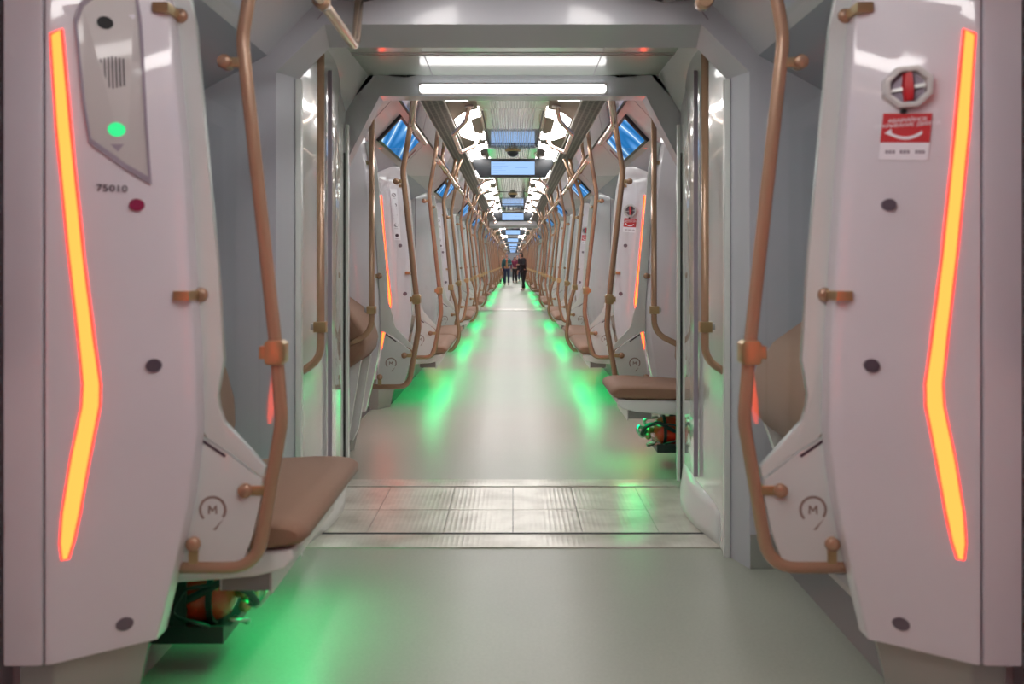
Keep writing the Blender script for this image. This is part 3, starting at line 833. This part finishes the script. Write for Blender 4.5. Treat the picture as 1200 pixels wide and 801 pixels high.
# prototypes in carriage coordinates (y relative to the screen plane or bay)
protos = {}
DX = .045
for sd in (-1, 1):
    for td in (-1, 1):
        S, T = sd, td
        protos['screen', sd, td] = make_screen()
        v = 'plain' if td < 0 else ('handle' if sd > 0 else 'pictogram')
        protos['column', sd, td] = make_column(v)
S, T = -1, 1
DX = 0.
protos['intercom'] = make_column('intercom')
S, T = 1, 1
DX = 0.
protos['nearhandle'] = make_column('handle')
for S in (-1, 1): protos['nearscreen', S] = make_screen()
DX = .045
T = 1
BAY = (B[0], A[1]); BC = (B[0] + A[1])/2 - B[0]; BL = A[1] - B[0]
for sd in (-1, 1):
    S = sd
    protos['bayrail', sd] = make_bay_rail(-.40, BL + .45, [.55, BL-.55])
    protos['midpole', sd] = make_mid_pole(BC)
    protos['seat', sd] = make_seat(.09, BC - .035)
    protos['box', sd] = make_box(.12, BL - .12)
    protos['startrail', sd] = make_bay_rail(.25, A[0] + .42, [], updir=-1)
    protos['endrail', sd] = make_bay_rail(-.35, 1.22, [.5], updir=(1 if sd < 0 else 2))
    protos['grab0', sd] = make_grab(.17, (.965, .15, .725))
    protos['grab1', sd] = make_grab(LEN - .03, (.90, LEN - .02, .735))
    protos['lamp', sd] = make_lamp(LAMP_C)
    protos['lampS', sd] = make_lamp(LAMP_S)
    protos['centre', sd] = make_centre_rail(.0)
    protos['monitor', sd] = make_monitor(.0)
    protos['notice', sd] = make_notice(.0)
    protos['bigseat', sd] = make_seat(.09, 1.0)
    protos['shortseat', sd] = make_seat(.16, .72)
    protos['tip1', sd] = make_tip_seat(.16, .72)
    protos['tip2', sd] = make_tip_seat(.14, .92, .42)
    protos['darkpanel1', sd] = make_box(.14, 1.12, 1.13)  # thin dark panel added to keep the green-lit wall under the seat dark
    protos['darkpanel0', sd] = make_box(.16, .72, 1.13)  # the same added dark panel for the short seat
    protos['ext', sd] = make_extinguisher(.0)
S = 1
protos['display'] = make_display(0.); protos['dome'] = make_dome(0.)
bar = Thing('gangway_light_bar', (0, 0, 2.1), cat='lamp')
bar.part('diffuser', MB().prism([(-.513, 2.148), (-.503, 2.138), (.503, 2.138), (.513, 2.148), (.513, 2.170), (.503, 2.180), (-.503, 2.180), (-.513, 2.170)], -.028, -.004), 'bar')
bar.part('back_plate', MB().box(-.52, .52, -.006, .004, 2.130, 2.190), 'metal')
protos['bar'] = bar.o
index()
lite = {}
ORD = ['first', 'second', 'third', 'fourth']
SIDE = {-1: 'left', 1: 'right'}
CARN = ['first carriage beyond gangway', 'second carriage ahead', 'third carriage ahead', 'farthest carriage']
def put(key, ci, dy, label, group=None, cat=None):
    root = protos[key]
    if ci >= 2 and root.type == 'EMPTY':
        if key not in lite:
            lite[key] = merged(root)
            lite[key]['fresh'] = 1
        l = lite[key]
        if l.get('fresh'):
            del l['fresh']; l['ybase'] = l.location.y; o = l
        else:
            o = l.copy(); COL.objects.link(o)
        o.location.y = l['ybase'] + dy
        tag(o, label, cat or root.get('category'), group)
        return o
    return place(root, dy, label, cat or root.get('category'), group)

# ---- the photographer's carriage
c = CAR1
for sd in (-1, 1):
    n = SIDE[sd]; o_ = 'right' if sd < 0 else 'left'
    put(('nearscreen', sd), -1, c + B[3], 'nearest glass draught screen with bent bronze handrail on the %s, large in the foreground' % n, 'draught screens')
    put(('screen', sd, -1), -1, c + A[3], 'glass draught screen level with the camera on the %s side of the near doorway' % n, 'draught screens')
    put(('column', sd, -1), -1, c + A[3], 'white door column level with the camera on the %s, its light strip facing forward' % n, 'door columns')
put('intercom', -1, c + B[3], 'nearest white door column on the left with intercom, green button and number 75010', 'door columns')
put('nearhandle', -1, c + B[3], 'nearest white door column on the right with emergency handle and red sticker, large in the foreground', 'door columns')
put(('endrail', -1), -1, c + B[3], 'champagne overhead handrail above the near left seat, ending at the header', 'overhead handrails')
put(('endrail', 1), -1, c + B[3], 'overhead handrail above the near right tip-up seat, rising into the ceiling', 'overhead handrails')
put(('grab1', -1), -1, c, 'upright bronze handrail at the near left edge of the gangway opening', 'gangway handrails')
put(('grab1', 1), -1, c, 'upright bronze handrail at the near right edge of the gangway opening', 'gangway handrails')
put(('bigseat', -1), -1, c + B[3], 'brown upholstered seat in the left foreground behind the nearest glass screen', 'bench seats')
put(('tip2', 1), -1, c + B[3], 'brown tip-up seat folded against the wall behind the near right glass screen', 'tip-up seats')
put(('darkpanel1', -1), -1, c + B[3], 'dark panel added at the wall under the near left seat', 'underseat boxes')
put(('ext', -1), -1, c + B[3] + .40, 'red fire extinguisher lying under the near left seat', 'fire extinguishers')
for sd in (-1, 1):
    put(('lamp', sd), -1, c + 1.43 + 1.88*7, 'white bracket-shaped ceiling lamp over the near doorway, %s of centre' % SIDE[sd], 'ceiling lamps')
    put(('lampS', sd), -1, c + LEN - 1.45, 'small white ceiling lamp just before the gangway header, %s of centre' % SIDE[sd], 'ceiling lamps')
    put(('centre', sd), -1, c + (A[3]+B[3])/2 - .3, 'ceiling handrail over the near doorway, %s of centre' % SIDE[sd], 'centre handrails')
    put(('monitor', sd), -1, c + (A[3]+B[3])/2, 'wide door monitor above the near %s door' % SIDE[sd], 'door monitors')

# ---- the carriages ahead
for ci, c in enumerate(cars):
    w = CARN[ci]
    put('bar', ci, c, ['bright white light bar over the nearest gangway opening', 'white light bar over the second gangway', 'white light bar over the third gangway', 'white light bar over the farthest gangway'][ci], 'gangway light bars')
    for sd in (-1, 1):
        n = SIDE[sd]
        for i in range(4):
            dw = '%s doorway' % ORD[i]
            put(('screen', sd, -1), ci, c + A[i], 'glass draught screen, near side of the %s %s, %s' % (n, dw, w), 'draught screens')
            put(('screen', sd, 1), ci, c + B[i], 'glass draught screen, far side of the %s %s, %s' % (n, dw, w), 'draught screens')
            put(('column', sd, -1), ci, c + A[i], 'white door column, near side of the %s %s, %s' % (n, dw, w), 'door columns')
            put(('column', sd, 1), ci, c + B[i], ('white door column with %s, far side of the %s %s, %s' % ('pictogram strip' if sd < 0 else 'red sticker', n, dw, w)), 'door columns')
            put(('monitor', sd), ci, c + (A[i]+B[i])/2 + .15, 'door monitor with blue picture above the %s %s, %s' % (n, dw, w), 'door monitors')
            put(('centre', sd), ci, c + (A[i]+B[i])/2 + .4, 'pale ceiling handrail %s of centre by the %s, %s' % (n, dw, w), 'centre handrails')
            if ci < 2:
                put(('notice', sd), ci, c + B[i] + .12, 'small purple notice label past the %s %s, %s' % (n, dw, w), 'notice labels', 'label')
            if i < 3:
                bw = 'between %s and %s %s doorways, %s' % (ORD[i], ORD[i+1], n, w)
                put(('bayrail', sd), ci, c + B[i], 'overhead handrail ' + bw, 'overhead handrails')
                put(('midpole', sd), ci, c + B[i], 'bronze pole hooking under the seats ' + bw, 'seat poles')
                put(('seat', sd), ci, c + B[i], 'nearer brown bench seat ' + bw, 'bench seats')
                put(('seat', sd), ci, c + B[i] + BC - .055, 'farther brown bench seat ' + bw, 'bench seats')
                put(('box', sd), ci, c + B[i], 'dark box under the seats ' + bw, 'underseat boxes')
        put(('startrail', sd), ci, c, 'overhead handrail bending up at the near %s end, %s' % (n, w), 'overhead handrails')
        put(('endrail', sd), ci, c + B[3], 'overhead handrail at the far %s end, %s' % (n, w), 'overhead handrails')
        put(('grab0', sd), ci, c, 'upright handrail at the near %s end, %s' % (n, w), 'gangway handrails')
        put(('grab1', sd), ci, c, 'upright handrail at the far %s end, %s' % (n, w), 'gangway handrails')
        for i in range(8):
            put(('lamp', sd), ci, c + 1.43 + 1.88*i, '%s white bracket-shaped ceiling lamp %s of centre, %s' % (['nearest', 'second', 'third', 'fourth', 'fifth', 'sixth', 'seventh', 'eighth'][i], n, w), 'ceiling lamps')
        put(('lampS', sd), ci, c + .16, 'small white ceiling lamp, near end, %s of centre, %s' % (n, w), 'ceiling lamps')
        put(('lampS', sd), ci, c + LEN - 1.45, 'small white ceiling lamp, far end, %s of centre, %s' % (n, w), 'ceiling lamps')
    put(('tip1', -1), ci, c, 'brown tip-up seat folded up at the near left end, %s' % w, 'tip-up seats')
    put(('shortseat', 1), ci, c, 'brown single seat at the near right end, %s' % w, 'bench seats')
    put(('darkpanel0', 1), ci, c, 'dark panel added under the near right end seat, %s' % w, 'underseat boxes')
    put(('bigseat', -1), ci, c + B[3], 'brown seat at the far left end, %s' % w, 'bench seats')
    put(('tip2', 1), ci, c + B[3], 'brown tip-up seat folded at the far right end, %s' % w, 'tip-up seats')
    put(('darkpanel1', -1), ci, c + B[3], 'dark panel added under the far left end seat, %s' % w, 'underseat boxes')
    if ci == 0:
        put(('ext', 1), ci, c + .40, 'red fire extinguisher under the right seat just beyond the gangway', 'fire extinguishers')
    for i, y in enumerate((4.2, 13.9)):
        put('display', ci, c + y, 'ceiling-hung display with pale blue screen, %s one %s' % (('nearer', 'farther')[i], w), 'information displays')
    for i, y in enumerate((3.9, 9.6)):
        put('dome', ci, c + y, 'round ceiling camera dome, %s one %s' % (('nearer', 'farther')[i], w), 'dome cameras')

# prototypes nobody used
index()
for k, o in list(protos.items()):
    if o.name not in USED:
        for ch in ALLC.get(o.name, []):
            for g in ALLC.get(ch.name, []): bpy.data.objects.remove(g)
            bpy.data.objects.remove(ch)
        bpy.data.objects.remove(o)

# ------------------------------------------------------------------ people far down the aisle
def skinned(name, verts, edges, radii, m, parent=None, off=(0, 0, 0)):
    me = bpy.data.meshes.new(name); me.from_pydata([tuple(Vector(v)) for v in verts], edges, [])
    ob = bpy.data.objects.new(name + '_t', me); COL.objects.link(ob)
    md = ob.modifiers.new('s', 'SKIN'); md.use_smooth_shade = True
    sv = me.skin_vertices[0].data
    for i, r in enumerate(radii):
        rr = r if isinstance(r, tuple) else (r, r)
        sv[i].radius = rr; sv[i].use_root = (i == 0)
    sb = ob.modifiers.new('b', 'SUBSURF'); sb.levels = 1; sb.render_levels = 1
    bpy.context.view_layer.update()
    m2 = bpy.data.meshes.new_from_object(ob.evaluated_get(bpy.context.evaluated_depsgraph_get()))
    bpy.data.objects.remove(ob); m2.name = name
    m2.materials.clear(); m2.materials.append(M[m])
    for p in m2.polygons: p.use_smooth = True
    o = bpy.data.objects.new(name, m2); COL.objects.link(o); o.parent = parent
    return o

def person(x, y, h, rz, top, legs, label, lean=0., arm=0, extra=None, shoes='blackcloth', hairlong=False, bag=None, step=.12):
    k = h/1.75
    root = bpy.data.objects.new('person', None); COL.objects.link(root)
    root.location = (x, y, 0); root.rotation_euler = (0, 0, rz); root.scale = (k, k, k)
    tag(root, label, 'person')
    L = lean
    # x: side, y: forward(-), z: up ; the figure walks towards -y
    J = dict(pel=(0, 0, .95), sp=(0, -.25*L, 1.15), ch=(0, -.6*L, 1.33), nk=(0, -.9*L, 1.48), hd=(0, -1.1*L, 1.58), tp=(0, -1.2*L, 1.68))
    V = [J['pel'], J['sp'], J['ch'], J['nk'], J['hd'], J['tp']]
    R = [(.13, .10), (.12, .095), (.14, .10), .052, (.078, .092), (.062, .075)]
    E = [(0, 1), (1, 2), (2, 3), (3, 4), (4, 5)]
    hands = []; armV = []; legV = []
    for s in (-1, 1):
        a = arm if s > 0 else 0
        sh = (s*.17, -.7*L, 1.40)
        el = (s*.24, -.55*L + (-.06 if a else .02), 1.13)
        wr = (s*(.14 if a else .25), -.55*L + (-.30 if a else -.04), 1.16 if a else .89)
        hn = (s*(.11 if a else .25), wr[1] - (.09 if a else .015), 1.19 if a else .80)
        i = len(V); V += [sh, el, wr, hn]; R += [.058, .042, .028, (.036, .022)]
        E += [(2, i), (i, i+1), (i+1, i+2), (i+2, i+3)]; armV.append((sh, el, wr)); hands.append(hn)
        f = step*s
        hp = (s*.09, 0, .90); kn = (s*.10, -f*.6 - .02, .50); an = (s*.10, -f*1.2, .08); to = (s*.11, -f*1.2 - .14, .035)
        i = len(V); V += [hp, kn, an, to]; R += [.085, .055, .038, (.04, .03)]
        E += [(0, i), (i, i+1), (i+1, i+2), (i+2, i+3)]; legV.append((hp, kn, an, to))
    for hn in hands:                                   # fingers and thumb
        b = V.index(hn)
        for q in range(4):
            i = len(V); V += [(hn[0] + (q-1.5)*.004, hn[1] + (q-1.5)*.018, hn[2] - .05 - .006*(1.5-abs(q-1.5))), (hn[0], hn[1] + (q-1.5)*.018 - .008, hn[2] - .085)]
            R += [.009, .007]; E += [(b, i), (i, i+1)]
        i = len(V); V += [(hn[0]*.93, hn[1] - .04, hn[2] - .03)]; R += [.009]; E += [(b, i)]
    skinned('body', V, E, R, 'skin', root)
    # clothes
    JV = [(0, -.0, .90 if top != 'blackcloth' else .80), J['sp'], J['ch'], (0, -.85*L, 1.44)]; JR = [(.17, .135), (.155, .125), (.175, .13), (.075, .07)]; JE = [(0, 1), (1, 2), (2, 3)]
    for sh, el, wr in armV:
        i = len(JV); JV += [sh, el, wr]; JR += [.078, .062, .048]; JE += [(2, i), (i, i+1), (i+1, i+2)]
    skinned('jacket', JV, JE, JR, top, root)
    TV = [(0, 0, .93)]; TR = [(.14, .115)]; TE = []
    for hp, kn, an, to in legV:
        i = len(TV); TV += [(hp[0], hp[1], .85), kn, (an[0], an[1], .09)]; TR += [.098, .075, .062]; TE += [(0, i), (i, i+1), (i+1, i+2)]
    skinned('trousers', TV, TE, TR, legs, root)
    for hp, kn, an, to in legV:
        skinned('shoe', [(an[0], an[1]+.03, .045), (to[0], to[1], .035)], [(0, 1)], [(.048, .045), (.042, .032)], shoes, root)
    hd = J['hd']
    hv = [(hd[0], hd[1]+.035, hd[2]+.03), (hd[0], hd[1]+.0, hd[2]+.115)] + ([(0, hd[1]+.075, 1.48)] if hairlong else [])
    skinned('hair', hv, [(0, 1)] + ([(0, 2)] if hairlong else []), [(.094, .088), (.078, .085)] + ([(.09, .06)] if hairlong else []), 'hair', root)
    fc = MB()                                           # face features
    fc.lathe([(.002, -.014), (.010, -.010), (.014, .0), (.010, .02)], (hd[0], hd[1]-.088, hd[2]), 'y', 8)
    nb = fc.build('nose', 'skin', root)
    ey = MB()
    for s in (-1, 1): ey.lathe([(.002, -.004), (.009, -.002), (.009, .008), (.002, .01)], (s*.030, hd[1]-.078, hd[2]+.025), 'y', 8)
    ey.build('eyes', 'hair', root)
    mo = MB().box(-.022, .022, hd[1]-.084, hd[1]-.07, hd[2]-.045, hd[2]-.036); mo.build('mouth', 'plum', root)
    er = MB()
    for s in (-1, 1): er.lathe([(.004, -.006), (.02, -.004), (.02, .004), (.004, .006)], (s*.084, hd[1], hd[2]+.005), 'x', 8)
    er.build('ears', 'skin', root)
    if extra == 'shirt':
        skinned('shirt', [(0, -.045, .88), (0, -.045-.3*L, 1.15), (0, -.05-.6*L, 1.38)], [(0, 1), (1, 2)], [(.075, .105), (.07, .10), (.055, .095)], 'tan', root)
        skinned('scarf', [(-.02, -.12, 1.22), (.0, -.12, 1.35), (.02, -.07, 1.45)], [(0, 1), (1, 2)], [(.03, .03), (.06, .04), (.075, .06)], 'orangecloth', root)
    return root
S = T = 1
person(-.33, 50.0, 1.73, 0, 'teal', 'jeans', 'person in a teal jacket, tan shirt and dark jeans walking towards the camera', arm=1, extra='shirt', step=.05)
person(.47, 40.5, 1.70, -.9, 'blackcloth', 'blackcloth', 'person in a long black coat and black trousers leaning in from the right', lean=.16, arm=1, shoes='shoe', hairlong=True, step=.10)
person(-.62, 54.0, 1.66, 0, 'blackcloth', 'blackcloth', 'person in dark clothes half hidden behind the one in the teal jacket', step=.10)
person(.12, 56.0, 1.62, .3, 'plum', 'blackcloth', 'person in a plum jacket standing in the aisle between the two nearer people', hairlong=True, step=.04)
person(.30, 60.0, 1.76, 0, 'blackcloth', 'jeans', 'person in a black jacket farthest away in the middle of the aisle', step=.06)

# ------------------------------------------------------------------ world, camera
w = bpy.data.worlds.new('depot'); SC.world = w; w.use_nodes = True
w.node_tree.nodes['Background'].inputs['Color'].default_value = (.50, .47, .70, 1)
w.node_tree.nodes['Background'].inputs['Strength'].default_value = .85

cam = bpy.data.cameras.new('camera'); co = bpy.data.objects.new('camera', cam); COL.objects.link(co)
co.location = (0, 0, CZ); co.rotation_euler = (PI/2, 0, 0)
cam.sensor_width = 36; cam.sensor_fit = 'HORIZONTAL'; cam.lens = 36*F/1200
cam.shift_x = -(VX - 600)/1200; cam.shift_y = -(400.5 - VY)/1200
cam.clip_start = .05; cam.clip_end = 300
cam.dof.use_dof = True; cam.dof.focus_distance = 9.0; cam.dof.aperture_fstop = 3.4
SC.camera = co
SC.view_settings.view_transform = 'Standard'; SC.view_settings.look = 'None'
SC.view_settings.exposure = 0.14; SC.view_settings.gamma = 1; SC.view_settings.use_curve_mapping = False
